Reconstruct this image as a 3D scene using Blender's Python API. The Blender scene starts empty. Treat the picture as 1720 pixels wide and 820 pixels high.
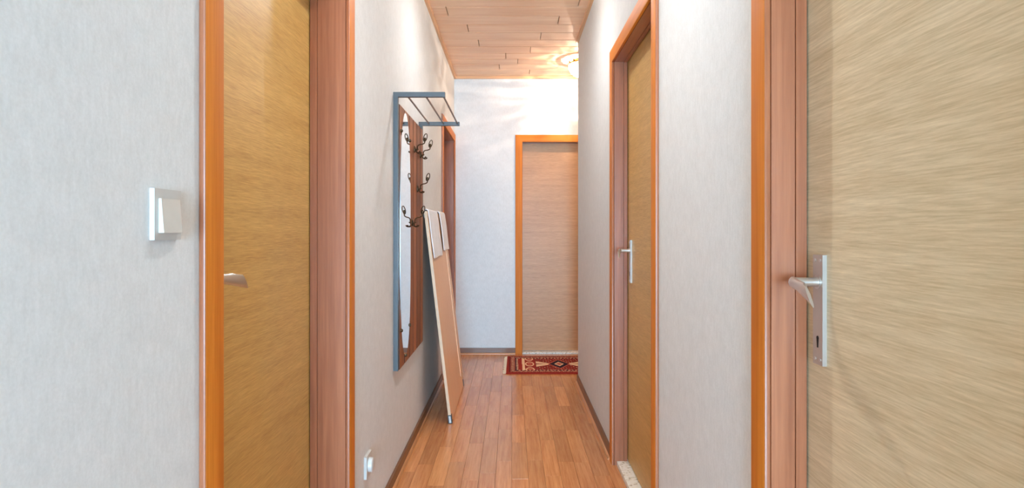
import bpy, bmesh, math, random
from mathutils import Vector, Matrix, noise

random.seed(7)
PI = math.pi
sc = bpy.context.scene
C = sc.collection

# ------------------------------------------------------------------ camera
EYE = 1.169
cam_d = bpy.data.cameras.new('camera')
cam = bpy.data.objects.new('camera', cam_d)
C.objects.link(cam)
cam.location = (0, 0, EYE)
cam.rotation_euler = (PI / 2, 0, 0)
cam_d.sensor_fit = 'HORIZONTAL'
cam_d.sensor_width = 36.0
cam_d.lens = 36.0 * 1000.0 / 1720.0
cam_d.shift_y = -22.0 / 1720.0
cam_d.clip_start = 0.02
sc.camera = cam

# ------------------------------------------------------------------ world, daylight, exposure
world = bpy.data.worlds.new('World')
sc.world = world
world.use_nodes = True
bg = world.node_tree.nodes['Background']
bg.inputs['Color'].default_value = (0.80, 0.90, 1.0, 1)
bg.inputs['Strength'].default_value = 1.0

vs = sc.view_settings
vs.view_transform = 'Standard'
vs.look = 'None'
vs.gamma = 1.0
vs.use_curve_mapping = False
vs.exposure = 0.16

# daylight coming in through the glazed opening behind the viewer
BACK_Y = -3.9
win_d = bpy.data.lights.new('window_daylight', 'AREA')
win_d.shape = 'RECTANGLE'
win_d.size, win_d.size_y = 1.7, 1.8
win_d.energy = 740
win_d.color = (0.42, 0.71, 1.0)
win = bpy.data.objects.new('window_daylight', win_d)
C.objects.link(win)
win.location = (0.0, BACK_Y - 0.3, 0.95)
win.rotation_euler = (PI / 2, 0, 0)

# added daylight in an unseen room, cool fill for the corridor end
room_d = bpy.data.lights.new('added_room_fill', 'AREA')
room_d.shape = 'RECTANGLE'
room_d.size, room_d.size_y = 1.3, 1.4
room_d.energy = 12
room_d.color = (0.68, 0.84, 1.0)
room = bpy.data.objects.new('added_room_fill', room_d)
C.objects.link(room)
room.location = (-3.25, 4.9, 1.55)
room.rotation_euler = (PI / 2, 0, -PI / 2)

# ------------------------------------------------------------------ key sizes (metres)
XL, XR = -0.548, 0.510          # corridor walls
YE = 5.650                      # end wall
H = 2.633                       # ceiling
YC = 4.595                      # corner where the right wall stops
XS = 1.75                       # far side of the recess
T = 0.25                        # wall thickness
DH = 2.012                      # door opening height
CW, CT = 0.068, 0.013           # casing width and thickness

# ------------------------------------------------------------------ materials
def lin(c):
    out = []
    for v in c:
        v /= 255.0
        out.append(v / 12.92 if v <= 0.04045 else ((v + 0.055) / 1.055) ** 2.4)
    return (*out, 1.0)

def new_mat(name):
    m = bpy.data.materials.new(name)
    m.use_nodes = True
    nt = m.node_tree
    return m, nt, nt.nodes['Principled BSDF']

def node(nt, kind, **kw):
    n = nt.nodes.new(kind)
    for k, v in kw.items():
        setattr(n, k, v)
    return n

def math_node(nt, op, a, b=None):
    n = node(nt, 'ShaderNodeMath', operation=op)
    for i, v in enumerate((a, b)):
        if v is None:
            continue
        if isinstance(v, (int, float)):
            n.inputs[i].default_value = v
        else:
            nt.links.new(v, n.inputs[i])
    return n.outputs[0]

def mix_col(nt, fac, a, b, blend='MIX'):
    n = node(nt, 'ShaderNodeMix', data_type='RGBA', blend_type=blend)
    for i, v in ((0, fac), (6, a), (7, b)):
        if isinstance(v, (int, float, tuple)):
            n.inputs[i].default_value = v
        else:
            nt.links.new(v, n.inputs[i])
    return n.outputs[2]

def ramp(nt, fac, stops):
    n = node(nt, 'ShaderNodeValToRGB')
    cr = n.color_ramp
    cr.elements[0].position, cr.elements[0].color = stops[0]
    cr.elements[1].position, cr.elements[1].color = stops[-1]
    for p, c in stops[1:-1]:
        e = cr.elements.new(p)
        e.color = c
    nt.links.new(fac, n.inputs[0])
    return n.outputs[0]

def plain(name, col, rough=0.5, metal=0.0, spec=0.5):
    m, nt, b = new_mat(name)
    tc = node(nt, 'ShaderNodeTexCoord')
    n = node(nt, 'ShaderNodeTexNoise')
    n.inputs['Scale'].default_value = 35
    nt.links.new(tc.outputs['Object'], n.inputs['Vector'])
    c = lin(col)
    d = tuple(v * 0.9 for v in c[:3]) + (1,)
    nt.links.new(mix_col(nt, n.outputs['Fac'], d, c), b.inputs['Base Color'])
    b.inputs['Roughness'].default_value = rough
    b.inputs['Metallic'].default_value = metal
    b.inputs['Specular IOR Level'].default_value = spec
    return m

def wood(name, dark, light, axis, grain=60.0, stretch=0.05, rough=0.4, coat=0.0,
         vary=0.0, spec=0.5, contrast=(0.3, 0.7), bump=0.05, broad=5.0, broad_amt=0.35):
    """varnished wood, grain running along the given axis of the object"""
    m, nt, b = new_mat(name)
    tc = node(nt, 'ShaderNodeTexCoord')
    oi = node(nt, 'ShaderNodeObjectInfo')
    off = node(nt, 'ShaderNodeVectorMath', operation='SCALE')
    off.inputs[0].default_value = (13.7, 9.1, 5.3)
    nt.links.new(oi.outputs['Random'], off.inputs['Scale'])
    add = node(nt, 'ShaderNodeVectorMath', operation='ADD')
    nt.links.new(tc.outputs['Object'], add.inputs[0])
    nt.links.new(off.outputs[0], add.inputs[1])
    mp = node(nt, 'ShaderNodeMapping')
    s = [1.0, 1.0, 1.0]
    s['xyz'.index(axis)] = stretch
    mp.inputs['Scale'].default_value = s
    nt.links.new(add.outputs[0], mp.inputs['Vector'])
    n1 = node(nt, 'ShaderNodeTexNoise')
    n1.inputs['Scale'].default_value = grain
    n1.inputs['Detail'].default_value = 6
    n1.inputs['Roughness'].default_value = 0.7
    nt.links.new(mp.outputs[0], n1.inputs['Vector'])
    n2 = node(nt, 'ShaderNodeTexNoise')
    n2.inputs['Scale'].default_value = broad
    n2.inputs['Detail'].default_value = 3
    n2.inputs['Distortion'].default_value = 0.4
    nt.links.new(mp.outputs[0], n2.inputs['Vector'])
    f = math_node(nt, 'ADD', math_node(nt, 'MULTIPLY', n1.outputs['Fac'], 1 - broad_amt),
                  math_node(nt, 'MULTIPLY', n2.outputs['Fac'], broad_amt))
    col = ramp(nt, f, [(contrast[0], lin(dark)), (contrast[1], lin(light))])
    if vary:
        v = math_node(nt, 'ADD', math_node(nt, 'MULTIPLY', oi.outputs['Random'], vary), 1 - vary * 0.5)
        hs = node(nt, 'ShaderNodeHueSaturation')
        nt.links.new(v, hs.inputs['Value'])
        nt.links.new(col, hs.inputs['Color'])
        col = hs.outputs[0]
    nt.links.new(col, b.inputs['Base Color'])
    b.inputs['Roughness'].default_value = rough
    b.inputs['Specular IOR Level'].default_value = spec
    b.inputs['Coat Weight'].default_value = coat
    b.inputs['Coat Roughness'].default_value = 0.25
    if bump:
        bp = node(nt, 'ShaderNodeBump')
        bp.inputs['Strength'].default_value = bump
        bp.inputs['Distance'].default_value = 0.001
        nt.links.new(n1.outputs['Fac'], bp.inputs['Height'])
        nt.links.new(bp.outputs[0], b.inputs['Normal'])
    return m

def wallpaper():
    m, nt, b = new_mat('wallpaper')
    tc = node(nt, 'ShaderNodeTexCoord')
    n = node(nt, 'ShaderNodeTexNoise')
    n.inputs['Scale'].default_value = 260
    n.inputs['Detail'].default_value = 4
    nt.links.new(tc.outputs['Object'], n.inputs['Vector'])
    mp = node(nt, 'ShaderNodeMapping')
    mp.inputs['Scale'].default_value = (1, 1, 0.3)
    nt.links.new(tc.outputs['Object'], mp.inputs['Vector'])
    n2 = node(nt, 'ShaderNodeTexNoise')
    n2.inputs['Scale'].default_value = 120
    n2.inputs['Detail'].default_value = 3
    nt.links.new(mp.outputs[0], n2.inputs['Vector'])
    n3 = node(nt, 'ShaderNodeTexNoise')
    n3.inputs['Scale'].default_value = 22
    n3.inputs['Detail'].default_value = 5
    nt.links.new(tc.outputs['Object'], n3.inputs['Vector'])
    s = math_node(nt, 'ADD', math_node(nt, 'MULTIPLY', n.outputs['Fac'], 0.5), math_node(nt, 'MULTIPLY', n2.outputs['Fac'], 0.5))
    s2 = math_node(nt, 'ADD', math_node(nt, 'MULTIPLY', s, 0.72), math_node(nt, 'MULTIPLY', n3.outputs['Fac'], 0.28))
    nt.links.new(ramp(nt, s2, [(0.36, lin((213, 214, 211))), (0.64, lin((227, 228, 226)))]), b.inputs['Base Color'])
    b.inputs['Roughness'].default_value = 0.75
    b.inputs['Specular IOR Level'].default_value = 0.25
    bp = node(nt, 'ShaderNodeBump')
    bp.inputs['Strength'].default_value = 0.16
    bp.inputs['Distance'].default_value = 0.0012
    nt.links.new(s, bp.inputs['Height'])
    nt.links.new(bp.outputs[0], b.inputs['Normal'])
    return m

def terrazzo():
    m, nt, b = new_mat('terrazzo')
    tc = node(nt, 'ShaderNodeTexCoord')
    v = node(nt, 'ShaderNodeTexVoronoi')
    v.inputs['Scale'].default_value = 70
    nt.links.new(tc.outputs['Object'], v.inputs['Vector'])
    n = node(nt, 'ShaderNodeTexNoise')
    n.inputs['Scale'].default_value = 55
    nt.links.new(tc.outputs['Object'], n.inputs['Vector'])
    f = math_node(nt, 'MULTIPLY', n.outputs['Fac'], math_node(nt, 'SUBTRACT', 1.2, v.outputs['Distance']))
    nt.links.new(ramp(nt, f, [(0.25, lin((246, 240, 228))), (0.42, lin((238, 230, 212))), (0.62, lin((170, 152, 120)))]), b.inputs['Base Color'])
    b.inputs['Roughness'].default_value = 0.35
    return m

ORD, ORL = (132, 72, 44), (184, 114, 76)  # jamb tone, with cool daylight sheen mixed into the wood colour
M = {
    'wall': wallpaper(),
    'frame_z': wood('varnished_oak_sheen_upright', ORD, ORL, 'z', 70, 0.03, 0.36, 0.25),
    'frame_x': wood('varnished_oak_sheen_across', ORD, ORL, 'x', 70, 0.03, 0.36, 0.25),
    'frame_y': wood('varnished_oak_sheen_along', ORD, ORL, 'y', 70, 0.03, 0.36, 0.25),
    'casing_z': wood('warm_lit_casing_upright', (186, 98, 22), (222, 134, 46), 'z', 70, 0.03, 0.5, 0.0, spec=0.2),  # warm side light put into the casing colour, daylight sheen left out
    'casing_x': wood('warm_lit_casing_across', (186, 98, 22), (222, 134, 46), 'x', 70, 0.03, 0.5, 0.0, spec=0.2),
    'casing_y': wood('warm_lit_casing_along', (186, 98, 22), (222, 134, 46), 'y', 70, 0.03, 0.5, 0.0, spec=0.2),
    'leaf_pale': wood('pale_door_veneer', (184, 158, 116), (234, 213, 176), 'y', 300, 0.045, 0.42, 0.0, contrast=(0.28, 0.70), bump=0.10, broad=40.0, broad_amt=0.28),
    'leaf_y': wood('door_veneer_along', (164, 120, 56), (220, 180, 106), 'y', 300, 0.045, 0.42, 0.0, contrast=(0.28, 0.70), bump=0.10, broad=40.0, broad_amt=0.28),
    'leaf_x': wood('door_veneer_across', (152, 104, 58), (204, 154, 104), 'x', 300, 0.045, 0.42, 0.0, contrast=(0.28, 0.70), bump=0.10, broad=40.0, broad_amt=0.28),
    'floor': wood('floor_strip_oak', (172, 98, 48), (226, 160, 100), 'y', 70, 0.05, 0.25, 0.35, vary=0.26, bump=0.04),
    'ceil': wood('ceiling_plank_pine', (222, 168, 124), (248, 214, 180), 'x', 30, 0.05, 0.42, 0.0, vary=0.05, bump=0.03),
    'ceil_trim_y': wood('ceiling_trim_along', (205, 150, 100), (236, 190, 145), 'y', 60, 0.04, 0.4),
    'ceil_trim_x': wood('ceiling_trim_across', (205, 150, 100), (236, 190, 145), 'x', 60, 0.04, 0.4),
    'base_y': wood('baseboard_brown_along', (84, 50, 26), (136, 88, 52), 'y', 60, 0.04, 0.38, 0.1),
    'base_x': wood('baseboard_brown_across', (84, 50, 26), (136, 88, 52), 'x', 60, 0.04, 0.38, 0.1),
    'bead_y': wood('baseboard_bead_along', (168, 108, 58), (214, 152, 98), 'y', 60, 0.04, 0.38, 0.1),
    'bead_x': wood('baseboard_bead_across', (168, 108, 58), (214, 152, 98), 'x', 60, 0.04, 0.38, 0.1),
    'rack_wood': wood('rack_plank_brown', (102, 54, 28), (172, 106, 66), 'z', 60, 0.03, 0.5, 0.0, vary=0.34, spec=0.2),
    'board': wood('peach_board', (236, 182, 136), (246, 202, 160), 'z', 50, 0.05, 0.42, 0.0, bump=0.0),
    'board_edge': plain('board_pale_edge', (222, 186, 150), 0.45),
    'rack_groove': plain('painted_groove_shade', (66, 34, 20), 0.6),
    'black': plain('black_plastic', (22, 22, 24), 0.4),
    'grey_steel': plain('blue_grey_painted_steel', (76, 80, 82), 0.45, 0.0),
    'rod': plain('dull_steel_rod', (128, 112, 104), 0.35, 0.7),
    'alu': plain('brushed_aluminium', (214, 210, 204), 0.3, 0.85),
    'alu_plate': plain('satin_aluminium_plate', (198, 190, 180), 0.38, 0.75),
    'bronze': plain('antique_bronze', (84, 64, 44), 0.35, 0.85),
    'horn': plain('pale_horn_insert', (150, 128, 98), 0.3),
    'brass': plain('polished_brass', (226, 176, 96), 0.25, 0.9),
    'white_plastic': plain('white_plastic', (205, 203, 197), 0.35),
    'ivory_plastic': plain('ivory_plastic', (214, 210, 200), 0.35),
    'cream': plain('cream_fringe', (236, 220, 190), 0.9),
    'dark': plain('dark_gap', (18, 14, 10), 0.8),
    'terrazzo': terrazzo(),
    'subfloor': plain('floor_joint_filler', (74, 44, 24), 0.7),
    'plaster': plain('ceiling_backing', (140, 100, 66), 0.8),
}

def towel_mat():
    m, nt, b = new_mat('white_terry_cloth')
    tc = node(nt, 'ShaderNodeTexCoord')
    n = node(nt, 'ShaderNodeTexNoise')
    n.inputs['Scale'].default_value = 220
    n.inputs['Detail'].default_value = 4
    nt.links.new(tc.outputs['Object'], n.inputs['Vector'])
    nt.links.new(ramp(nt, n.outputs['Fac'], [(0.3, lin((232, 233, 235))), (0.7, lin((250, 250, 252)))]), b.inputs['Base Color'])
    b.inputs['Roughness'].default_value = 0.95
    b.inputs['Specular IOR Level'].default_value = 0.1
    bp = node(nt, 'ShaderNodeBump')
    bp.inputs['Strength'].default_value = 0.5
    bp.inputs['Distance'].default_value = 0.002
    nt.links.new(n.outputs['Fac'], bp.inputs['Height'])
    nt.links.new(bp.outputs[0], b.inputs['Normal'])
    return m
M['towel'] = towel_mat()

def mirror_mat():
    m, nt, b = new_mat('mirror_glass')
    tc = node(nt, 'ShaderNodeTexCoord')
    n = node(nt, 'ShaderNodeTexNoise')
    n.inputs['Scale'].default_value = 3
    nt.links.new(tc.outputs['Object'], n.inputs['Vector'])
    nt.links.new(ramp(nt, n.outputs['Fac'], [(0.3, (0.90, 0.91, 0.91, 1)), (0.7, (0.93, 0.93, 0.93, 1))]), b.inputs['Base Color'])
    b.inputs['Metallic'].default_value = 1.0
    b.inputs['Roughness'].default_value = 0.02
    return m
M['mirror'] = mirror_mat()

def rug_mat():
    m, nt, b = new_mat('rug_pile')
    a = node(nt, 'ShaderNodeVertexColor')
    a.layer_name = 'pattern'
    tc = node(nt, 'ShaderNodeTexCoord')
    n = node(nt, 'ShaderNodeTexNoise')
    n.inputs['Scale'].default_value = 240
    nt.links.new(tc.outputs['Object'], n.inputs['Vector'])
    v = math_node(nt, 'ADD', math_node(nt, 'MULTIPLY', n.outputs['Fac'], 0.5), 0.75)
    hs = node(nt, 'ShaderNodeHueSaturation')
    nt.links.new(v, hs.inputs['Value'])
    nt.links.new(a.outputs['Color'], hs.inputs['Color'])
    nt.links.new(hs.outputs[0], b.inputs['Base Color'])
    b.inputs['Roughness'].default_value = 0.95
    b.inputs['Specular IOR Level'].default_value = 0.1
    return m
M['rug'] = rug_mat()

def cut_glass(name, cut=True):
    """lamp shade glass: clear cut facets between frosted ones; the bulb inside lights it"""
    m, nt, b = new_mat(name)
    out = nt.nodes['Material Output']
    nt.nodes.remove(b)
    tc = node(nt, 'ShaderNodeTexCoord')
    sep = node(nt, 'ShaderNodeSeparateXYZ')
    nt.links.new(tc.outputs['Object'], sep.inputs[0])
    az = math_node(nt, 'ARCTAN2', sep.outputs[1], sep.outputs[0])
    comb = node(nt, 'ShaderNodeCombineXYZ')
    rad = math_node(nt, 'SQRT', math_node(nt, 'ADD', math_node(nt, 'POWER', sep.outputs[0], 2.0), math_node(nt, 'POWER', sep.outputs[1], 2.0)))
    el = math_node(nt, 'ARCTAN2', sep.outputs[2], rad)
    nt.links.new(math_node(nt, 'MULTIPLY', az, 1.5), comb.inputs[0])
    nt.links.new(math_node(nt, 'MULTIPLY', el, 7.0), comb.inputs[1])
    n = node(nt, 'ShaderNodeTexNoise')
    n.inputs['Scale'].default_value = 1.5
    n.inputs['Detail'].default_value = 2.5
    n.inputs['Distortion'].default_value = 0.9
    nt.links.new(comb.outputs[0], n.inputs['Vector'])
    tr = node(nt, 'ShaderNodeBsdfTransparent')
    tl = node(nt, 'ShaderNodeBsdfTranslucent')
    tl.inputs['Color'].default_value = (0.95, 0.93, 0.88, 1)
    if cut:
        ridge = math_node(nt, 'ABSOLUTE', math_node(nt, 'SUBTRACT', n.outputs['Fac'], 0.5))
        nt.links.new(ramp(nt, ridge, [(0.0, (1, 1, 1, 1)), (0.02, (0.7, 0.69, 0.68, 1)), (0.06, (0.22, 0.22, 0.21, 1)), (0.2, (0.10, 0.10, 0.10, 1))]), tr.inputs['Color'])
    else:
        # sides darkened to steer light down and spare the upper walls
        down = math_node(nt, 'MULTIPLY', el, -2.0 / PI)
        nt.links.new(ramp(nt, down, [(0.0, (0.05, 0.05, 0.05, 1)), (0.5, (0.2, 0.2, 0.2, 1)), (0.76, (1, 1, 1, 1))]), tr.inputs['Color'])
    gl = node(nt, 'ShaderNodeBsdfGlossy')
    gl.inputs['Roughness'].default_value = 0.1
    m1 = node(nt, 'ShaderNodeMixShader')
    m1.inputs[0].default_value = 0.22 if cut else 0.12
    nt.links.new(tr.outputs[0], m1.inputs[1])
    nt.links.new(tl.outputs[0], m1.inputs[2])
    m2 = node(nt, 'ShaderNodeMixShader')
    m2.inputs[0].default_value = 0.05
    nt.links.new(m1.outputs[0], m2.inputs[1])
    nt.links.new(gl.outputs[0], m2.inputs[2])
    nt.links.new(m2.outputs[0], out.inputs['Surface'])
    return m
M['cut_glass'] = cut_glass('cut_glass')
M['opal_glass'] = cut_glass('opal_glass', False)

def bulb_mat():
    m, nt, b = new_mat('lit_bulb')
    b.inputs['Base Color'].default_value = (1, 0.95, 0.85, 1)
    b.inputs['Emission Color'].default_value = (1, 0.86, 0.66, 1)
    b.inputs['Emission Strength'].default_value = 30
    return m
M['bulb'] = bulb_mat()

# ------------------------------------------------------------------ object helpers
WORLD = {}

def empty(name, loc, label=None, cat=None, group=None, kind=None):
    o = bpy.data.objects.new(name, None)
    o.empty_display_size = 0.05
    C.objects.link(o)
    o.location = loc
    WORLD[o] = Vector(loc)
    tag(o, label, cat, group, kind)
    return o

def tag(o, label=None, cat=None, group=None, kind=None):
    for k, v in (('label', label), ('category', cat), ('group', group), ('kind', kind)):
        if v:
            o[k] = v
    return o

def build(name, bm, mat, parent=None, smooth=False, recalc=True, origin=None):
    """link a bmesh (in world coordinates) as one object whose origin is at its centre"""
    if recalc:
        bmesh.ops.recalc_face_normals(bm, faces=bm.faces[:])
    lo = Vector([min(v.co[i] for v in bm.verts) for i in range(3)])
    hi = Vector([max(v.co[i] for v in bm.verts) for i in range(3)])
    c = Vector(origin) if origin is not None else (lo + hi) * 0.5
    bmesh.ops.translate(bm, verts=bm.verts[:], vec=-c)
    me = bpy.data.meshes.new(name)
    bm.to_mesh(me)
    bm.free()
    if smooth:
        for p in me.polygons:
            p.use_smooth = True
    mats = mat if isinstance(mat, (list, tuple)) else [mat]
    for m_ in mats:
        me.materials.append(m_)
    o = bpy.data.objects.new(name, me)
    C.objects.link(o)
    WORLD[o] = c.copy()
    if parent is not None:
        o.parent = parent
        o.location = c - WORLD[parent]
    else:
        o.location = c
    return o

def smooth_by_angle(o, deg=40):
    me = o.data
    for p in me.polygons:
        p.use_smooth = True
    bm = bmesh.new()
    bm.from_mesh(me)
    for e in bm.edges:
        if len(e.link_faces) == 2 and e.calc_face_angle(0) > math.radians(deg):
            e.smooth = False
    bm.to_mesh(me)
    bm.free()
    return o

def box(bm, x0, x1, y0, y1, z0, z1):
    vs_ = [bm.verts.new(p) for p in ((x0, y0, z0), (x1, y0, z0), (x1, y1, z0), (x0, y1, z0),
                                     (x0, y0, z1), (x1, y0, z1), (x1, y1, z1), (x0, y1, z1))]
    fs = [bm.faces.new([vs_[i] for i in f]) for f in ((0, 3, 2, 1), (4, 5, 6, 7), (0, 1, 5, 4), (1, 2, 6, 5), (2, 3, 7, 6), (3, 0, 4, 7))]
    return vs_, fs

def bevel(bm, w, seg=2, angle=30):
    es = [e for e in bm.edges if len(e.link_faces) == 2 and e.calc_face_angle(0) > math.radians(angle)]
    bmesh.ops.bevel(bm, geom=es, offset=w, segments=seg, affect='EDGES', profile=0.5)

def prism(bm, pts, fn, d0, d1):
    """polygon pts (u, z) pulled through depth d0..d1, placed with fn(u, d, z)"""
    a = [bm.verts.new(fn(u, d0, z)) for u, z in pts]
    b = [bm.verts.new(fn(u, d1, z)) for u, z in pts]
    n = len(pts)
    bm.faces.new(a)
    bm.faces.new(b[::-1])
    for i in range(n):
        bm.faces.new((a[i], b[i], b[(i + 1) % n], a[(i + 1) % n]))

def fbox(bm, fn, u0, u1, d0, d1, z0, z1):
    prism(bm, [(u0, z0), (u1, z0), (u1, z1), (u0, z1)], fn, d0, d1)

def tube(bm, pts, rad, n=8, caps=True):
    """sweep a round section along pts; rad is one radius or (a, b) pairs per point"""
    pts = [Vector(p) for p in pts]
    rings = []
    up0 = None
    for i, p in enumerate(pts):
        t = (pts[min(i + 1, len(pts) - 1)] - pts[max(i - 1, 0)]).normalized()
        if up0 is None:
            up0 = Vector((0, 0, 1)) if abs(t.z) < 0.9 else Vector((1, 0, 0))
        s = t.cross(up0).normalized()
        u = s.cross(t).normalized()
        up0 = u
        r = rad[i] if isinstance(rad, (list, tuple)) else rad
        ra, rb = r if isinstance(r, (list, tuple)) else (r, r)
        rings.append([bm.verts.new(p + s * (math.cos(2 * PI * k / n) * ra) + u * (math.sin(2 * PI * k / n) * rb)) for k in range(n)])
    for a, b in zip(rings, rings[1:]):
        for k in range(n):
            bm.faces.new((a[k], a[(k + 1) % n], b[(k + 1) % n], b[k]))
    if caps:
        bm.faces.new(rings[0][::-1])
        bm.faces.new(rings[-1])

def lathe(bm, prof, centre, n=32, closed=False):
    cx, cy, cz = centre
    rings = [[bm.verts.new((cx + r * math.cos(2 * PI * k / n), cy + r * math.sin(2 * PI * k / n), cz + z)) for k in range(n)] for r, z in prof]
    pairs = list(zip(rings, rings[1:]))
    if closed:
        pairs.append((rings[-1], rings[0]))
    for a, b in pairs:
        for k in range(n):
            bm.faces.new((a[k], a[(k + 1) % n], b[(k + 1) % n], b[k]))

# mappings: u runs along the wall, d goes INTO the wall, z is up
def on_left(u, d, z): return (XL - d, u, z)
def on_right(u, d, z): return (XR + d, u, z)
def on_end(u, d, z): return (u, YE + d, z)

# ------------------------------------------------------------------ openings
LEFT_DOORS = [(1.108, 1.962), (4.685, 5.577)]
RIGHT_DOORS = [(0.335, 1.172), (2.133, 2.970)]
END_DOOR = (0.099, 0.935)
JT = 0.02

def wall_along(name, fn, u0, u1, holes, label, thick=T):
    bm = bmesh.new()
    cuts = sorted((a - JT, b + JT) for a, b in holes)
    u = u0
    for a, b in cuts:
        if a > u:
            fbox(bm, fn, u, a, 0, thick, -0.02, H + 0.02)
        fbox(bm, fn, a, b, 0, thick, DH + JT, H + 0.02)
        u = b
    if u < u1:
        fbox(bm, fn, u, u1, 0, thick, -0.02, H + 0.02)
    o = build(name, bm, M['wall'])
    return tag(o, label, 'wall', kind='structure')

# ------------------------------------------------------------------ walls
wall_along('wall_left', on_left, BACK_Y, YE, LEFT_DOORS, 'off-white papered wall carrying the coat rack and the light switch')
wall_along('wall_right', on_right, BACK_Y, YC, RIGHT_DOORS, 'off-white papered wall with two wooden doors, ending at a corner')
wall_along('wall_end', on_end, XL - T, XS + T, [END_DOOR], 'off-white papered wall closing the corridor behind the rug')
bm = bmesh.new()
box(bm, XR + T, XS + T, YC - T, YC, -0.02, H + 0.02)
tag(build('wall_return', bm, M['wall']), 'off-white papered wall around the corner beside the glowing ceiling lamp', 'wall', kind='structure')
bm = bmesh.new()
box(bm, XS, XS + T, YC, YE, -0.02, H + 0.02)
tag(build('wall_recess', bm, M['wall']), 'off-white papered wall closing the side recess past the corner', 'wall', kind='structure')
# wall behind the viewer with a tall glazed opening
bm = bmesh.new()
box(bm, XL - T, XR + T, BACK_Y - T, BACK_Y, 2.35, H + 0.02)
tag(build('wall_back', bm, M['wall']), 'off-white lintel wall above the glazed opening behind the viewer', 'wall', kind='structure')

# ------------------------------------------------------------------ floor of short oak strips
bm = bmesh.new()
box(bm, XL - T, XR + 0.013, BACK_Y - T, YC, -0.06, -0.010)
box(bm, XL - T, XS, YC, YE + 0.2, -0.06, -0.010)
floor = tag(build('floor', bm, M['subfloor']), 'glossy brown oak strip floor running down the corridor', 'floor', kind='structure')
SW = 0.0782
g = 0.0004
nfl = 0
x = XL
col_i = 0
while x < XS - 0.001:
    x1 = min(x + SW, XS)
    if x < XR + 0.013 and x1 > XR + 0.013:
        segs = [(-1.8, YC, x, XR + 0.013), (YC, YE, x, x1)]
    elif x >= XR:
        segs = [(YC, YE, x, x1)]
    else:
        segs = [(-1.8, YE, x, x1)]
    for (ya, yb, xa, xb) in segs:
        LEN = 0.485
        y = ya - random.random() * LEN
        while y < yb - 0.001:
            yy0, yy1 = max(y, ya), min(y + LEN, yb)
            y += LEN
            if yy1 - yy0 < 0.02 or xb - xa < 0.005:
                continue
            bm = bmesh.new()
            c = 0.0007
            lo = [(xa + g, yy0 + g), (xb - g, yy0 + g), (xb - g, yy1 - g), (xa + g, yy1 - g)]
            hi = [(xa + g + c, yy0 + g + c), (xb - g - c, yy0 + g + c), (xb - g - c, yy1 - g - c), (xa + g + c, yy1 - g - c)]
            a = [bm.verts.new((p[0], p[1], -0.010)) for p in lo]
            b = [bm.verts.new((p[0], p[1], -c)) for p in lo]
            t = [bm.verts.new((p[0], p[1], 0.0)) for p in hi]
            for k in range(4):
                bm.faces.new((a[k], a[(k + 1) % 4], b[(k + 1) % 4], b[k]))
                bm.faces.new((b[k], b[(k + 1) % 4], t[(k + 1) % 4], t[k]))
            bm.faces.new(t)
            build('floor_strip', bm, M['floor'], floor)
            nfl += 1
    x = x1

bm = bmesh.new()
box(bm, XL, XR, BACK_Y, -1.8, -0.010, 0.0)
tag(build('floor_entry', bm, M['floor']), 'oak floor of the entry stretch behind the viewer', 'floor', kind='structure')

# ------------------------------------------------------------------ plank ceiling
bm = bmesh.new()
box(bm, XL - T, XS + T, BACK_Y - T, YE + T, H + 0.012, H + 0.06)
ceiling = tag(build('ceiling', bm, M['plaster']), 'pale wooden plank ceiling over the corridor', 'ceiling', kind='structure')
PITCH = 0.1685
JOINTS = {0: 0.16, 1: -0.114, 2: 0.05, 3: -0.052, 4: 0.148, 5: -0.26, 6: 0.215, 7: -0.319, 8: 0.323, 9: -0.433, 10: 0.43}
y1 = 5.576
k = -1
rows = [(5.576, YE, None)]
while y1 > BACK_Y:
    k += 1
    rows.append((y1 - PITCH, y1, JOINTS.get(k, random.uniform(-0.45, 0.42))))
    y1 -= PITCH
for (ya, yb, jx) in rows:
    xe = XS if yb > YC + 0.05 else XR
    xs = [XL] + ([jx] if jx is not None else []) + ([1.1] if xe > 1 else []) + [xe]
    for xa, xb in zip(xs, xs[1:]):
        bm = bmesh.new()
        gg, c = 0.0022, 0.006
        # tongue and groove plank, chamfered along its lower edges
        lo = [(xa + gg, ya + gg), (xb - gg, ya + gg), (xb - gg, yb - gg), (xa + gg, yb - gg)]
        hi = [(xa + gg + 0.002, ya + gg + c), (xb - gg - 0.002, ya + gg + c), (xb - gg - 0.002, yb - gg - c), (xa + gg + 0.002, yb - gg - c)]
        a = [bm.verts.new((p[0], p[1], H + 0.012)) for p in lo]
        b = [bm.verts.new((p[0], p[1], H + 0.003)) for p in lo]
        t = [bm.verts.new((p[0], p[1], H)) for p in hi]
        for q in range(4):
            bm.faces.new((a[q], a[(q + 1) % 4], b[(q + 1) % 4], b[q]))
            bm.faces.new((b[q], b[(q + 1) % 4], t[(q + 1) % 4], t[q]))
        bm.faces.new(t)
        build('ceiling_plank', bm, M['ceil'], ceiling)

# ceiling trims
def strip(name, x0, x1, y0, y1, z0, z1, mat, label, bev=0.004):
    bm = bmesh.new()
    box(bm, x0, x1, y0, y1, z0, z1)
    bevel(bm, bev, 2)
    return tag(build(name, bm, mat), label, 'trim', kind='structure')
strip('trim_1', XL, XL + 0.018, BACK_Y, YE, H - 0.024, H, M['ceil_trim_y'], 'pale wooden ceiling trim along the coat rack wall')
strip('trim_2', XR - 0.018, XR, BACK_Y, YC, H - 0.024, H, M['ceil_trim_y'], 'pale wooden ceiling trim along the wall with two doors')
strip('trim_3', XL + 0.018, XS, YE - 0.018, YE, H - 0.022, H, M['ceil_trim_x'], 'pale wooden ceiling trim across the end wall')

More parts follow.
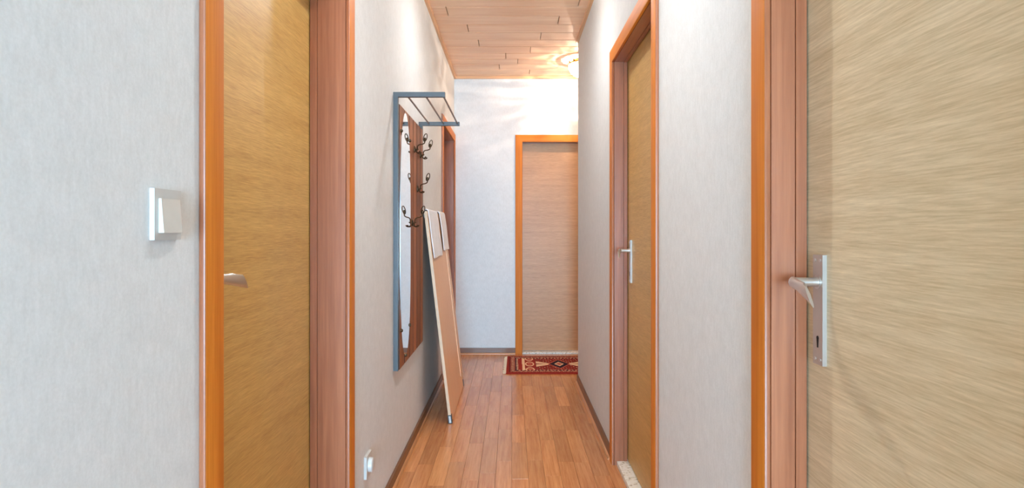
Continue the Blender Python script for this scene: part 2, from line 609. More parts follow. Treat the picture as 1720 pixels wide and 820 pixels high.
# ------------------------------------------------------------------ unseen room added to light the corridor through the open doorway
SX, SY0, SY1 = -3.0, 3.9, 5.9
bm = bmesh.new()
box(bm, SX, XL - T, SY0, SY1, -0.06, -0.001)
tag(build('floor_room', bm, M['floor']), 'brown wooden floor of the added room past the open doorway', 'floor', kind='structure')
bm = bmesh.new()
box(bm, SX, XL - T, SY0, SY1, H, H + 0.06)
tag(build('ceiling_room', bm, M['white_plastic']), 'white ceiling of the added room past the open doorway', 'ceiling', kind='structure')
bm = bmesh.new()
box(bm, SX - 0.2, XL - T, SY0 - 0.2, SY0, -0.02, H + 0.02)
tag(build('wall_room_near', bm, M['wall']), 'papered side wall of the added room past the open doorway', 'wall', kind='structure')
bm = bmesh.new()
box(bm, SX - 0.2, XL - T, SY1, SY1 + 0.2, -0.02, H + 0.02)
tag(build('wall_room_far', bm, M['wall']), 'papered rear wall of the added room past the open doorway', 'wall', kind='structure')
bm = bmesh.new()
box(bm, SX - 0.2, SX, SY0, SY1, -0.02, 0.85)
box(bm, SX - 0.2, SX, SY0, SY1, 2.25, H + 0.02)
box(bm, SX - 0.2, SX, SY0, 4.25, 0.85, 2.25)
box(bm, SX - 0.2, SX, 5.55, SY1, 0.85, 2.25)
tag(build('wall_room_window', bm, M['wall']), 'papered wall with the window of the added room', 'wall', kind='structure')
wf = empty('added_window_1', (SX - 0.1, 4.9, 0.85), 'added white framed window of the unseen room past the open doorway', 'window', kind='structure')
for (a, b, c_, d_) in ((4.25, 5.55, 0.85, 0.91), (4.25, 5.55, 2.19, 2.25), (4.25, 4.31, 0.91, 2.19), (5.49, 5.55, 0.91, 2.19), (4.87, 4.93, 0.91, 2.19)):
    bm = bmesh.new()
    box(bm, SX - 0.13, SX - 0.07, a, b, c_, d_)
    bevel(bm, 0.004, 1)
    build('window_frame', bm, M['white_plastic'], wf)

# ------------------------------------------------------------------ baseboards
def baseboard(name, fn, segs, mat, mat_bead, label):
    bm = bmesh.new()
    for a, b in segs:
        prism(bm, [(a, 0.0), (b, 0.0), (b, 0.060), (a, 0.060)], fn, -0.011, 0)
    bevel(bm, 0.003, 2)
    o = tag(build(name, bm, mat), label, 'baseboard', kind='structure')
    bm = bmesh.new()
    for a, b in segs:
        pr = [(-0.011, 0.0), (-0.011, 0.014), (-0.017, 0.011), (-0.021, 0.006), (-0.022, 0.0)]
        A = [bm.verts.new(fn(a, d, z)) for d, z in pr]
        B = [bm.verts.new(fn(b, d, z)) for d, z in pr]
        for i in range(len(pr)):
            bm.faces.new((A[i], B[i], B[(i + 1) % 5], A[(i + 1) % 5]))
        bm.faces.new(A)
        bm.faces.new(B[::-1])
    build('bead', bm, mat_bead, o)
baseboard('baseboard_left', on_left, [(BACK_Y, 1.108 - CW), (1.962 + CW, 4.685 - CW)], M['base_y'], M['bead_y'], 'dark brown baseboard below the coat rack')
baseboard('baseboard_right', on_right, [(BACK_Y, 0.335 - CW), (1.172 + CW, 2.133 - CW), (2.970 + CW, YC)], M['base_y'], M['bead_y'], 'dark brown baseboard along the wall with two doors')
baseboard('baseboard_end', on_end, [(XL, END_DOOR[0] - CW), (END_DOOR[1] + CW, XS)], M['base_x'], M['bead_x'], 'brown baseboard along the end wall')

# ------------------------------------------------------------------ doors
def handle(parent, fn, u, leaf_d, dirn, mat=None):
    """long-plate lever handle; the lever runs towards dirn along u"""
    d0 = leaf_d
    bm = bmesh.new()
    fbox(bm, fn, u - 0.0175, u + 0.0175, d0 - 0.008, d0, 0.918, 1.124)
    bevel(bm, 0.0022, 2)
    h = build('door_handle', bm, M['alu_plate'], parent)
    h['label'] = 'aluminium lever handle on a long plate'
    # neck
    bm = bmesh.new()
    hz = 1.073
    tube(bm, [fn(u, d0 - 0.006, hz), fn(u, d0 - 0.010, hz), fn(u, d0 - 0.010, hz), fn(u, d0 - 0.020, hz), fn(u, d0 - 0.046, hz), fn(u, d0 - 0.056, hz)],
         [0.013, 0.013, 0.0095, 0.0085, 0.009, 0.0095], 16)
    smooth_by_angle(build('neck', bm, M['alu'], h))
    # lever: starts slim and round, turns along the door, flares into a drooping blade
    bm = bmesh.new()
    path = [(-0.006, -0.052, 0.000, 0.008, 0.010), (0.004, -0.056, 0.000, 0.009, 0.0105), (0.016, -0.059, -0.001, 0.0085, 0.0105),
            (0.045, -0.065, -0.003, 0.007, 0.010), (0.080, -0.073, -0.007, 0.006, 0.0130), (0.105, -0.079, -0.012, 0.005, 0.0155), (0.120, -0.083, -0.015, 0.0030, 0.0165)]
    n = 14
    rings = []
    for (s, dd, z, th, hh) in path:
        ring = []
        for kk in range(n):
            a = 2 * PI * kk / n
            slant = 0.013 * math.sin(a) if s > 0.1 else 0.0
            ring.append(bm.verts.new(fn(u + dirn * (s - slant), d0 + dd + math.cos(a) * th, hz + z + math.sin(a) * hh)))
        rings.append(ring)
    for a, b in zip(rings, rings[1:]):
        for kk in range(n):
            bm.faces.new((a[kk], a[(kk + 1) % n], b[(kk + 1) % n], b[kk]))
    bm.faces.new(rings[0])
    bm.faces.new(rings[-1][::-1])
    smooth_by_angle(build('lever', bm, M['alu'], h))
    # keyhole and screws
    bm = bmesh.new()
    pts = []
    for kk in range(9):
        a = -PI * 0.15 + (PI * 1.3) * kk / 8
        pts.append((u + 0.0042 * math.cos(a), 0.968 + 0.0042 * math.sin(a)))
    pts += [(u - 0.0022, 0.950), (u + 0.0022, 0.950)]
    prism(bm, pts, fn, d0 - 0.0084, d0 - 0.0075)
    build('keyhole', bm, M['dark'], h)
    for (du, zz) in ((-0.009, 1.114), (0.009, 1.114), (-0.009, 0.928), (0.009, 0.928)):
        bm = bmesh.new()
        tube(bm, [fn(u + du, d0 - 0.0075, zz), fn(u + du, d0 - 0.0092, zz)], 0.0032, 10)
        build('screw', bm, M['alu'], h)
    return h

def door(name, fn, u0, u1, along, leaf_d, groove_d, label, handle_u=None, handle_dir=1, leaf=True, veneer=None, sill=0.020):
    mid = fn((u0 + u1) / 2, 0, 0)
    e = empty(name, mid, label, 'door', kind='structure')
    head_mat = M['frame_' + along]
    out = -CT
    # casings with mitred corners
    h = DH
    polys = [('casing', [(u0 - CW, 0), (u0, 0), (u0, h), (u0 - CW, h + CW)], M['casing_z']),
             ('casing', [(u1, 0), (u1 + CW, 0), (u1 + CW, h + CW), (u1, h)], M['casing_z']),
             ('head_casing', [(u0, h), (u1, h), (u1 + CW, h + CW), (u0 - CW, h + CW)], M['casing_' + along])]
    for nm, pts, mt in polys:
        bm = bmesh.new()
        prism(bm, pts, fn, out, 0.0)
        # soften the long edges only, so that the mitres stay closed
        es = []
        for ed in bm.edges:
            a, b = ed.verts
            L = (a.co - b.co).length
            if L > 0.5:
                es.append(ed)
        bmesh.ops.bevel(bm, geom=es, offset=0.0035, segments=3, affect='EDGES', profile=0.5)
        ob = smooth_by_angle(build(nm, bm, [mt, M['frame_z']], e), 50)
        if nm == 'casing':
            # daylight sheen on the narrow edges is painted with the jamb tint
            ua = Vector(fn(1, 0, 0)) - Vector(fn(0, 0, 0))
            for p in ob.data.polygons:
                if abs(p.normal.dot(ua)) > 0.6:
                    p.material_index = 1
    # jamb linings
    for nm, (a, b, z0, z1), mt in (('jamb', (u0 - JT, u0, 0.0, h), M['frame_z']), ('jamb', (u1, u1 + JT, 0.0, h), M['frame_z']),
                                   ('head_jamb', (u0 - JT, u1 + JT, h, h + JT), head_mat)):
        bm = bmesh.new()
        fbox(bm, fn, a, b, 0.0005, groove_d, z0, z1)
        build(nm, bm, mt, e)
    # stop strips between the groove and the leaf
    s = 0.0025
    for nm, (a, b, z0, z1), mt in (('door_stop', (u0 - JT, u0 + s, 0.0, h - s), M['frame_z']), ('door_stop', (u1 - s, u1 + JT, 0.0, h - s), M['frame_z']),
                                   ('head_stop', (u0 - JT, u1 + JT, h - s, h + JT), head_mat)):
        bm = bmesh.new()
        fbox(bm, fn, a, b, groove_d + 0.001, leaf_d - 0.003, z0, z1)
        bevel(bm, 0.0015, 1)
        build(nm, bm, mt, e)
    # leaf
    if not leaf:
        for nm, (a, b, z0, z1), mt in (('jamb', (u0 - JT, u0, 0.0, h), M['frame_z']), ('jamb', (u1, u1 + JT, 0.0, h), M['frame_z']),
                                       ('head_jamb', (u0 - JT, u1 + JT, h, h + JT), head_mat)):
            bm = bmesh.new()
            fbox(bm, fn, a, b, leaf_d, T, z0, z1)
            build(nm, bm, mt, e)
        bm = bmesh.new()
        fbox(bm, fn, u0, u1, 0.0135, T, -0.01, 0.004)
        build('threshold', bm, M['frame_y'], e)
        return e
    bm = bmesh.new()
    fbox(bm, fn, u0 - JT + 0.002, u1 + JT - 0.002, leaf_d, leaf_d + 0.04, sill + 0.006, h + JT - 0.002)
    build('door_leaf', bm, M[veneer or 'leaf_' + along], e)
    # threshold
    bm = bmesh.new()
    fbox(bm, fn, u0, u1, 0.0135, T, -0.01, sill)
    bevel(bm, 0.002, 1)
    build('threshold', bm, M['terrazzo'], e)
    if handle_u is not None:
        handle(e, fn, handle_u, leaf_d, handle_dir)
    return e

door('door_1', on_left, *LEFT_DOORS[0], 'y', 0.120, 0.093, 'golden oak door in a deep frame beside the light switch', 1.185, 1)
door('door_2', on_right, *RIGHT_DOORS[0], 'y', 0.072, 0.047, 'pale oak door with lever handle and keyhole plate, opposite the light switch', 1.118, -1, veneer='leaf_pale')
door('door_3', on_right, *RIGHT_DOORS[1], 'y', 0.068, 0.047, 'oak door with terrazzo threshold, opposite the coat rack', 2.885, -1)
door('door_4', on_left, *LEFT_DOORS[1], 'y', 0.120, 0.093, 'open oak door frame in the wall corner behind the leaning board', leaf=False)  # leaf left out to let the added room light through
door('door_5', on_end, *END_DOOR, 'x', 0.080, 0.055, 'oak door in the end wall behind the patterned rug', 0.87, -1, sill=0.012)

# ------------------------------------------------------------------ light switch
sw = empty('light_switch', (XL, 0.9365, 1.155), 'square white rocker light switch on the papered wall', 'light switch')
bm = bmesh.new()
box(bm, XL, XL + 0.0075, 0.900, 0.972, 1.155, 1.234)
bevel(bm, 0.0018, 2)
build('plate', bm, M['white_plastic'], sw)
bm = bmesh.new()
x0 = XL + 0.007
pts = [(x0, 1.166), (x0 + 0.0085, 1.166), (x0 + 0.0045, 1.219), (x0, 1.219)]
A = [bm.verts.new((p[0], 0.9110, p[1])) for p in pts]
B = [bm.verts.new((p[0], 0.9625, p[1])) for p in pts]
for i in range(4):
    bm.faces.new((A[i], B[i], B[(i + 1) % 4], A[(i + 1) % 4]))
bm.faces.new(A)
bm.faces.new(B[::-1])
bevel(bm, 0.0012, 2)
build('rocker', bm, M['ivory_plastic'], sw)

# ------------------------------------------------------------------ wall socket
so = empty('wall_socket', (XL, 2.245, 0.247), 'small white wall socket low above the dark baseboard', 'wall socket')
bm = bmesh.new()
box(bm, XL, XL + 0.010, 2.203, 2.285, 0.247, 0.330)
bevel(bm, 0.003, 2)
build('plate', bm, M['white_plastic'], so)
bm = bmesh.new()
cy, cz = 2.244, 0.2885
tube(bm, [(XL + 0.009, cy, cz), (XL + 0.020, cy, cz), (XL + 0.024, cy, cz), (XL + 0.0265, cy, cz), (XL + 0.0275, cy, cz)],
     [0.027, 0.027, 0.0255, 0.021, 0.010], 24)
smooth_by_angle(build('socket_cover', bm, M['white_plastic'], so))

# ------------------------------------------------------------------ coat rack
RY0, RY1 = 2.745, 3.517
RX = -0.524                      # front face of the planks
rack = empty('coat_rack', (XL, (RY0 + RY1) / 2, 0.52), 'wall coat rack of brown planks with mirror, bronze hooks and hat shelf', 'coat rack')
TB = 0.022
for y0 in (RY0, RY1 - TB):
    bm = bmesh.new()
    prof = [(XL, 0.522), (XL + TB, 0.522), (XL + TB, 1.788), (-0.309, 1.788), (-0.309, 1.810), (XL, 1.810)]
    A = [bm.verts.new((p[0], y0, p[1])) for p in prof]
    B = [bm.verts.new((p[0], y0 + TB, p[1])) for p in prof]
    bm.faces.new(A)
    bm.faces.new(B[::-1])
    for i in range(6):
        bm.faces.new((A[i], B[i], B[(i + 1) % 6], A[(i + 1) % 6]))
    bevel(bm, 0.0012, 1)
    br = build('bracket', bm, M['grey_steel'], rack)
    br['label'] = 'blue-grey steel upright with arm'
    # small bolt caps on the arm
    for xx in (-0.487, -0.402, -0.320):
        bm = bmesh.new()
        yb = y0 - 0.0015 if y0 == RY0 else y0 + TB + 0.0015
        tube(bm, [(xx, y0 + TB / 2, 1.7985), (xx, yb, 1.7985)], 0.0032, 8)
        build('bolt', bm, M['grey_steel'], br)
for xx in (-0.487, -0.402, -0.320):
    bm = bmesh.new()
    tube(bm, [(xx, RY0 + TB - 0.001, 1.7985), (xx, RY1 - TB + 0.001, 1.7985)], 0.0046, 10)
    smooth_by_angle(build('shelf_rod', bm, M['rod'], rack))
ya, yb = RY0 + TB + 0.0005, RY1 - TB - 0.0005
edges = [ya, 2.905, 3.043, 3.157, 3.275, 3.392, yb]
for a, b in zip(edges, edges[1:]):
    bm = bmesh.new()
    box(bm, RX - 0.016, RX, a + 0.0065, b - 0.0065, 0.522, 1.760)
    bevel(bm, 0.006, 2)
    pk = build('plank', bm, [M['rack_wood'], M['rack_groove']], rack)
    for p in pk.data.polygons:
        if abs(p.normal.y) > 0.35:
            p.material_index = 1      # groove shade painted onto the plank edges
for zz in (0.62, 1.14, 1.66):
    bm = bmesh.new()
    box(bm, XL, RX - 0.016, RY0 + TB, RY1 - TB, zz - 0.03, zz + 0.03)
    build('batten', bm, M['base_y'], rack)
# long oval mirror plate
bm = bmesh.new()
mc_y, mc_z, hw, hh = 2.912, 1.152, 0.139, 0.592
ring = []
NM = 72
for i in range(NM):
    a = 2 * PI * i / NM
    cz_ = math.copysign(abs(math.sin(a)) ** 0.62, math.sin(a)) * hh
    cy_ = math.copysign(abs(math.cos(a)) ** 0.95, math.cos(a)) * hw
    ring.append((mc_y + cy_, mc_z + cz_))
A = [bm.verts.new((RX + 0.0005, p[0], p[1])) for p in ring]
B = [bm.verts.new((RX + 0.0045, p[0], p[1])) for p in ring]
bm.faces.new(A)
bm.faces.new(B[::-1])
for i in range(NM):
    bm.faces.new((A[i], B[i], B[(i + 1) % NM], A[(i + 1) % NM]))
build('mirror', bm, M['mirror'], rack)['label'] = 'tall oval mirror'
for (yy, zz) in ((2.800, 1.640), (3.030, 1.628), (2.800, 0.700), (3.030, 0.690), (2.912, 0.562)):
    bm = bmesh.new()
    tube(bm, [(RX, yy, zz), (RX + 0.008, yy, zz), (RX + 0.011, yy, zz)], [0.008, 0.008, 0.005], 12)
    smooth_by_angle(build('mirror_clip', bm, M['bronze'], rack))

def hook(y, z):
    bm = bmesh.new()
    # small scrolled back plate
    tube(bm, [(RX, y, z), (RX + 0.004, y, z), (RX + 0.009, y, z)], [(0.011, 0.020), (0.011, 0.019), (0.006, 0.010)], 16)
    h = smooth_by_angle(build('hook', bm, M['bronze'], rack))
    h['label'] = 'bronze coat hook with oval loop'
    # S-shaped arm
    bm = bmesh.new()
    pts = []
    P = [(0.006, 0.0, -0.006), (0.016, 0.002, 0.004), (0.018, 0.006, 0.018), (0.026, 0.012, 0.026), (0.040, 0.020, 0.030), (0.050, 0.026, 0.036), (0.053, 0.028, 0.046)]
    for i in range(len(P) - 1):
        p0, p1, p2, p3 = (Vector(P[max(i - 1, 0)]), Vector(P[i]), Vector(P[i + 1]), Vector(P[min(i + 2, len(P) - 1)]))
        for s in range(4):
            t = s / 4
            pts.append(0.5 * ((2 * p1) + (p2 - p0) * t + (2 * p0 - 5 * p1 + 4 * p2 - p3) * t * t + (3 * p1 - p0 - 3 * p2 + p3) * t ** 3))
    pts.append(Vector(P[-1]))
    tube(bm, [Vector((RX, y, z)) + p for p in pts], 0.0032, 8)
    smooth_by_angle(build('arm', bm, M['bronze'], h), 60)
    # oval loop with a filled lower half
    tip = Vector((RX + 0.055, y + 0.029, z + 0.067))
    tilt = 0.22
    bm = bmesh.new()
    rings = []
    for i in range(20):
        a = 2 * PI * i / 20
        rings.append(tip + Vector((math.cos(a) * 0.0085 + math.sin(a) * 0.021 * tilt, math.cos(a) * 0.004, math.sin(a) * 0.021)))
    rr = [[] for _ in rings]
    for i, p in enumerate(rings):
        t = (rings[(i + 1) % 20] - rings[i - 1]).normalized()
        s_ = t.cross(Vector((0.3, 1, 0))).normalized()
        u_ = s_.cross(t)
        for q in range(6):
            b_ = 2 * PI * q / 6
            rr[i].append(bm.verts.new(p + s_ * (math.cos(b_) * 0.0026) + u_ * (math.sin(b_) * 0.0030)))
    for i in range(20):
        for q in range(6):
            bm.faces.new((rr[i][q], rr[i][(q + 1) % 6], rr[(i + 1) % 20][(q + 1) % 6], rr[(i + 1) % 20][q]))
    smooth_by_angle(build('loop', bm, M['bronze'], h), 60)
    bm = bmesh.new()
    bmesh.ops.create_uvsphere(bm, u_segments=10, v_segments=6, radius=1.0)
    bmesh.ops.scale(bm, vec=(0.0072, 0.005, 0.010), verts=bm.verts[:])
    bmesh.ops.translate(bm, vec=tip + Vector((-0.002, 0, -0.009)), verts=bm.verts[:])
    build('insert', bm, M['bronze'], h, smooth=True)
    # two little curled hooks below
    for sgn in (-1, 1):
        bm = bmesh.new()
        pts = []
        for i in range(13):
            a = PI * 0.55 + (PI * 1.35) * i / 12
            r = 0.0115
            out = 0.008 + 0.0115 + r * math.cos(a)
            pts.append(Vector((RX + out + 0.004, y + sgn * (0.004 + 0.020 * i / 12), z - 0.010 + r * math.sin(a))))
        tube(bm, pts, [0.0032] * 11 + [0.0042, 0.0040], 8)
        smooth_by_angle(build('curl', bm, M['bronze'], h), 60)
    return h
for (hy, hz) in ((3.192, 1.607), (3.402, 1.604), (3.292, 1.402), (3.108, 1.212)):
    hook(hy, hz)

# ------------------------------------------------------------------ leaning board
BY0, BY1 = 3.608, 4.496
front_b = Vector((-0.365, 0, 0.003))
front_t = Vector((-0.5170, 0, 1.290))
dirv = (front_t - front_b).normalized()
nrm = Vector((dirv.z, 0, -dirv.x))
BL = (front_t - front_b).length
def on_board(u, d, s):
    """u along the corridor, d below the front face, s up the slope"""
    p = front_b + dirv * s - nrm * d
    return (p.x, u, p.z)
board = empty('leaning_board', (-0.37, (BY0 + BY1) / 2, 0), 'flat peach wooden board leaning on the wall under two white towels', 'board')
bm = bmesh.new()
fbox(bm, on_board, BY0 + 0.002, BY1 - 0.002, 0.0, 0.017, 0.004, BL)
bevel(bm, 0.0015, 2)
build('panel', bm, M['board'], board)
bm = bmesh.new()
fbox(bm, on_board, BY0, BY0 + 0.002, 0.0005, 0.0165, 0.004, BL)
build('edge_band', bm, M['board_edge'], board)['label'] = 'pale edge band'
bm = bmesh.new()
fbox(bm, on_board, BY1 - 0.13, BY1 - 0.002, -0.004, 0.0, 0.10, BL - 0.002)
bevel(bm, 0.0018, 2)
build('side_rail', bm, M['board'], board)
for (a, b) in ((BY0 - 0.003, BY0 + 0.03), (BY1 - 0.03, BY1 + 0.003)):
    bm = bmesh.new()
    fbox(bm, on_board, a, b, -0.003, 0.020, 0.0, 0.05)
    bevel(bm, 0.003, 2)
    build('corner_cap', bm, M['black'], board)['label'] = 'black corner cap'
bm = bmesh.new()
fbox(bm, on_board, BY0 - 0.0042, BY0 - 0.0025, 0.002, 0.014, 0.004, 0.045)
build('cap_insert', bm, M['white_plastic'], board)

# ------------------------------------------------------------------ towels over the board
def towel(y0, y1, front, back, label, seed, skew=0.0, off=0.0045):
    bm = bmesh.new()
    NU, NS = 26, 44
    th = 0.017
    # path: up the back, over the top, down the front (s = distance below the top edge)
    path = []
    nb = 14
    for i in range(nb):
        s = back * (1 - i / nb)
        path.append((BL - s, th + off))
    for i in range(7):
        a = PI * i / 6
        path.append((BL + (th / 2 + off) * math.sin(a), th / 2 + (th / 2 + off) * math.cos(a)))
    nf = 22
    for i in range(1, nf + 1):
        path.append((BL - front * i / nf, -off))
    grid = []
    for j, (s, d) in enumerate(path):
        row = []
        for i in range(NU + 1):
            f = i / NU
            u = y0 + (y1 - y0) * f
            w = noise.noise(Vector((u * 9 + seed, s * 5, seed)))
            w2 = noise.noise(Vector((u * 22 + seed, s * 9, seed + 4)))
            k_ = max(0.0, (BL - s)) / front
            dd = d
            if d < 0:
                dd = d - abs(w) * 0.010 * min(1, k_ * 2) - abs(w2) * 0.003
                if s > BL - 0.03:
                    dd = d
            ss = s + (0.006 * w if j == len(path) - 1 else 0) + 0.002 * w2
            uu = u + 0.006 * w * (1 if i in (0, NU) else 0) + skew * k_ * (1 if d < 0 else 0)
            row.append(bm.verts.new(on_board(uu, dd, ss)))
        grid.append(row)
    for a, b in zip(grid, grid[1:]):
        for i in range(NU):
            bm.faces.new((a[i], a[i + 1], b[i + 1], b[i]))
    o = build('towel', bm, M['towel'], smooth=True, recalc=True)
    tag(o, label, 'towel', 'towels over the leaning board')
    sd = o.modifiers.new('thick', 'SOLIDIFY')
    sd.thickness = 0.007
    sd.offset = 0.0
    ss_ = o.modifiers.new('soft', 'SUBSURF')
    ss_.levels = ss_.render_levels = 1
    return o
towel(3.635, 4.075, 0.292, 0.04, 'wider white towel hanging over the board beside the bronze hooks', 1.3)
towel(4.165, 4.490, 0.262, 0.04, 'narrower white towel hanging over the far end of the board', 7.7, off=0.009)

# ------------------------------------------------------------------ rug
RX0, RX1, RYA, RYB = -0.050, 0.862, 4.855, 5.505
rug = empty('patterned_rug', ((RX0 + RX1) / 2, (RYA + RYB) / 2, 0), 'red oriental patterned rug with cream fringe before the end door', 'rug')
NX, NY = 260, 180
bm = bmesh.new()
RED, DRED, NAVY, CREAM, ROSE = [lin(c) for c in ((146, 44, 34), (98, 26, 26), (40, 26, 40), (232, 196, 156), (186, 98, 76))]
def rug_col(a, b):
    """a across the length 0..L, b across the width 0..W (metres from the edges)"""
    L, W = RX1 - RX0, RYB - RYA
    e = min(b, W - b)                 # distance to the long edges
    f = min(a, L - a)                 # distance to the fringe edges
    m = min(e, f)
    def cell(p, n_):
        return (p * n_) % 1.0
    if m < 0.022:
        return RED
    if m < 0.085:
        # small scroll border
        t = a if e < f else b
        q = (m - 0.022) / 0.063
        s = math.sin(t * 2 * PI / 0.052)
        v = abs(q - 0.5 - 0.28 * s)
        if v < 0.12: return ROSE
        if abs(math.sin(t * 2 * PI / 0.026)) > 0.86 and 0.25 < q < 0.75: return CREAM
        return DRED if q < 0.85 else NAVY
    if m < 0.10:
        return CREAM if cell((a if e < f else b), 34) > 0.5 else DRED
    # cream bars of the inner end panels
    if e > 0.10:
        if 0.135 < f < 0.158: return CREAM
        if f < 0.245:
            r = ((f - 0.20) / 0.036) ** 2 + ((abs((b / W * 3) % 1 - 0.5)) / 0.38) ** 2
            if 0.62 < r < 1.15: return CREAM
            if r < 0.3: return ROSE
            return RED
    # field with a medallion
    x_, y_ = abs(a - L / 2), abs(b - W / 2)
    dia = x_ / 0.085 + y_ / 0.16
    if dia < 0.35: return ROSE
    if dia < 0.5: return CREAM
    if dia < 1.0: return NAVY
    if dia < 1.14: return ROSE
    # cream arrow heads pointing at the medallion
    if 0.055 < x_ < 0.20 and y_ < 0.105 * (x_ - 0.055) / 0.145 and y_ > 0.20 * (x_ - 0.11):
        return CREAM
    h = noise.noise(Vector((a * 60, b * 60, 2.0)))
    g_ = math.sin(a * 2 * PI / 0.045) * math.sin(b * 2 * PI / 0.06)
    if g_ > 0.72: return CREAM if h > 0 else ROSE
    if g_ < -0.6: return NAVY
    return RED if h > -0.15 else DRED
grid = []
for j in range(NY + 1):
    row = []
    for i in range(NX + 1):
        px = RX0 + (RX1 - RX0) * i / NX
        py = RYA + (RYB - RYA) * j / NY
        zz = 0.011 + 0.0008 * noise.noise(Vector((px * 6, py * 6, 0)))
        px += 0.006 * (j / NY)        # rug lies a touch askew
        row.append(bm.verts.new((px, py, zz)))
    grid.append(row)
for j in range(NY):
    for i in range(NX):
        bm.faces.new((grid[j][i], grid[j][i + 1], grid[j + 1][i + 1], grid[j + 1][i]))
# sides down to the floor
rim = [grid[0][i] for i in range(NX + 1)] + [grid[j][NX] for j in range(1, NY + 1)] + [grid[NY][i] for i in range(NX - 1, -1, -1)] + [grid[j][0] for j in range(NY - 1, 0, -1)]
low = [bm.verts.new((v.co.x, v.co.y, 0.0005)) for v in rim]
for i in range(len(rim)):
    k2 = (i + 1) % len(rim)
    bm.faces.new((rim[i], low[i], low[k2], rim[k2]))
layer = bm.loops.layers.float_color.new('pattern')
for f in bm.faces:
    cpos = f.calc_center_median()
    colr = rug_col(min(max(cpos.x - RX0 - 0.003, 0), RX1 - RX0), min(max(cpos.y - RYA, 0), RYB - RYA)) if abs(f.normal.z) > 0.5 or f.calc_area() > 0 and cpos.z > 0.009 else RED
    for lp in f.loops:
        lp[layer] = colr
build('pile', bm, M['rug'], rug)
for sgn, xe in ((-1, RX0), (1, RX1)):
    bm = bmesh.new()
    n = 64
    for i in range(n):
        yy = RYA + 0.01 + (RYB - RYA - 0.02) * (i + random.uniform(-0.2, 0.2)) / (n - 1)
        sh = 0.006 * (yy - RYA) / (RYB - RYA)
        ln = random.uniform(0.018, 0.028)
        sw_ = random.uniform(-0.006, 0.006)
        tube(bm, [(xe + sh - sgn * 0.003, yy, 0.008), (xe + sh + sgn * 0.008, yy + sw_ * 0.3, 0.005), (xe + sh + sgn * ln, yy + sw_, 0.003)], [0.0042, 0.004, 0.0022], 5)
    fr = build('fringe', bm, M['cream'], rug)
    fr['kind'] = 'stuff'
    fr['label'] = 'cream tassel fringe'

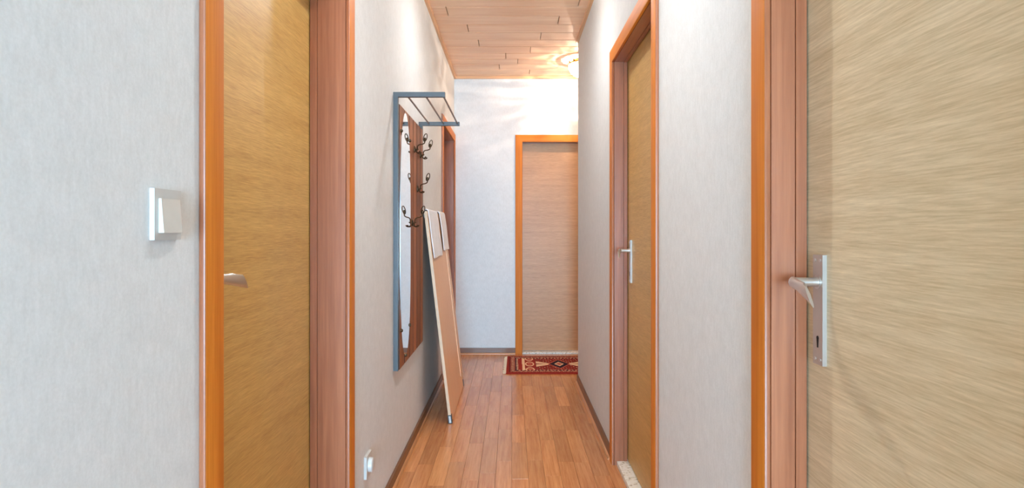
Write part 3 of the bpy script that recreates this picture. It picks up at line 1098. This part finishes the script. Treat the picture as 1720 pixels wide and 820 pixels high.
# ------------------------------------------------------------------ ceiling lamps
def ceiling_lamp(cx, cy, R, label, glass, watts, colr, bulb_r):
    e = empty('ceiling_lamp', (cx, cy, H), label, 'ceiling lamp')
    bm = bmesh.new()
    lathe(bm, [(0.001, 0.0), (R * 0.62, 0.0), (R * 0.62, -0.010), (R * 0.5, -0.022), (R * 0.18, -0.030), (0.001, -0.032)], (cx, cy, H), 32)
    smooth_by_angle(build('canopy', bm, M['brass'], e))
    # ornate ring holding the bowl
    bm = bmesh.new()
    prof = [(R + 0.006 * math.cos(a), -0.036 + 0.007 * math.sin(a)) for a in [2 * PI * q / 8 for q in range(8)]]
    lathe(bm, prof, (cx, cy, H), 40, closed=True)
    rg = build('ring', bm, M['brass'], e, smooth=True)
    for q in range(16):
        a = 2 * PI * q / 16
        bm = bmesh.new()
        c_, s_ = math.cos(a), math.sin(a)
        pts = []
        for (r, w, z) in ((R + 0.002, 0.004, -0.040), (R + 0.010, 0.013, -0.032), (R + 0.014, 0.010, -0.024), (R + 0.010, 0.002, -0.016)):
            pts.append((r, w, z))
        L_ = [bm.verts.new((cx + r * c_ - w * s_, cy + r * s_ + w * c_, H + z)) for r, w, z in pts]
        Rr = [bm.verts.new((cx + r * c_ + w * s_, cy + r * s_ - w * c_, H + z)) for r, w, z in pts]
        Mi = [bm.verts.new((cx + (r + 0.004) * c_, cy + (r + 0.004) * s_, H + z)) for r, w, z in pts]
        for i in range(3):
            bm.faces.new((L_[i], Mi[i], Mi[i + 1], L_[i + 1]))
            bm.faces.new((Mi[i], Rr[i], Rr[i + 1], Mi[i + 1]))
            bm.faces.new((Rr[i], L_[i], L_[i + 1], Rr[i + 1]))
        build('leaf', bm, M['brass'], rg)
    for q in range(3):
        a = 2 * PI * q / 3 + 0.5
        bm = bmesh.new()
        tube(bm, [(cx + R * 0.45 * math.cos(a), cy + R * 0.45 * math.sin(a), H - 0.02), (cx + R * math.cos(a), cy + R * math.sin(a), H - 0.036)], 0.003, 6)
        build('bracket_arm', bm, M['brass'], e)
    # fluted glass bowl
    bm = bmesh.new()
    n = 96
    rings = []
    for i in range(15):
        t = i / 14
        a = t * PI / 2
        r0 = R * math.cos(a) ** 0.6 if t < 1 else 0.004
        z = -0.038 - 0.105 * math.sin(a)
        rings.append([bm.verts.new((cx + (r0 * (1 + 0.02 * math.cos(24 * 2 * PI * q / n))) * math.cos(2 * PI * q / n), cy + (r0 * (1 + 0.02 * math.cos(24 * 2 * PI * q / n))) * math.sin(2 * PI * q / n), H + z)) for q in range(n)])
    for a, b in zip(rings, rings[1:]):
        for q in range(n):
            bm.faces.new((a[q], a[(q + 1) % n], b[(q + 1) % n], b[q]))
    bm.faces.new(rings[-1])
    build('glass_bowl', bm, glass, e, smooth=True, origin=(cx, cy, H - 0.095))
    # bulb with socket
    bm = bmesh.new()
    lathe(bm, [(0.001, 0.0), (0.013, 0.0), (0.013, -0.022), (0.001, -0.022)], (cx, cy, H - 0.03), 16)
    build('bulb_socket', bm, M['brass'], e)
    bm = bmesh.new()
    bmesh.ops.create_uvsphere(bm, u_segments=16, v_segments=10, radius=0.018)
    bmesh.ops.translate(bm, vec=(cx, cy, H - 0.066), verts=bm.verts[:])
    build('bulb', bm, M['bulb'], e, smooth=True)
    ld = bpy.data.lights.new('lamp_light', 'POINT')
    ld.energy = watts
    ld.color = colr
    ld.shadow_soft_size = bulb_r
    lo = bpy.data.objects.new('lamp_light', ld)
    C.objects.link(lo)
    lo.parent = e
    lo.location = (0, 0, -0.095)
    return e
ceiling_lamp(0.625, 5.10, 0.14, 'glowing cut glass ceiling lamp with brass leaf ring past the corner', M['cut_glass'], 74, (1.0, 0.82, 0.68), 0.004)
ceiling_lamp(0.0, 1.72, 0.14, 'opal glass ceiling lamp with brass ring between the two facing doors', M['opal_glass'], 84, (0.90, 0.95, 1.0), 0.025)
ceiling_lamp(0.0, 3.22, 0.14, 'added unseen fill lamp with opal glass and brass ring above the coat rack', M['opal_glass'], 64, (0.90, 0.95, 1.0), 0.05)  # added out of view as fill for the lower walls and floor
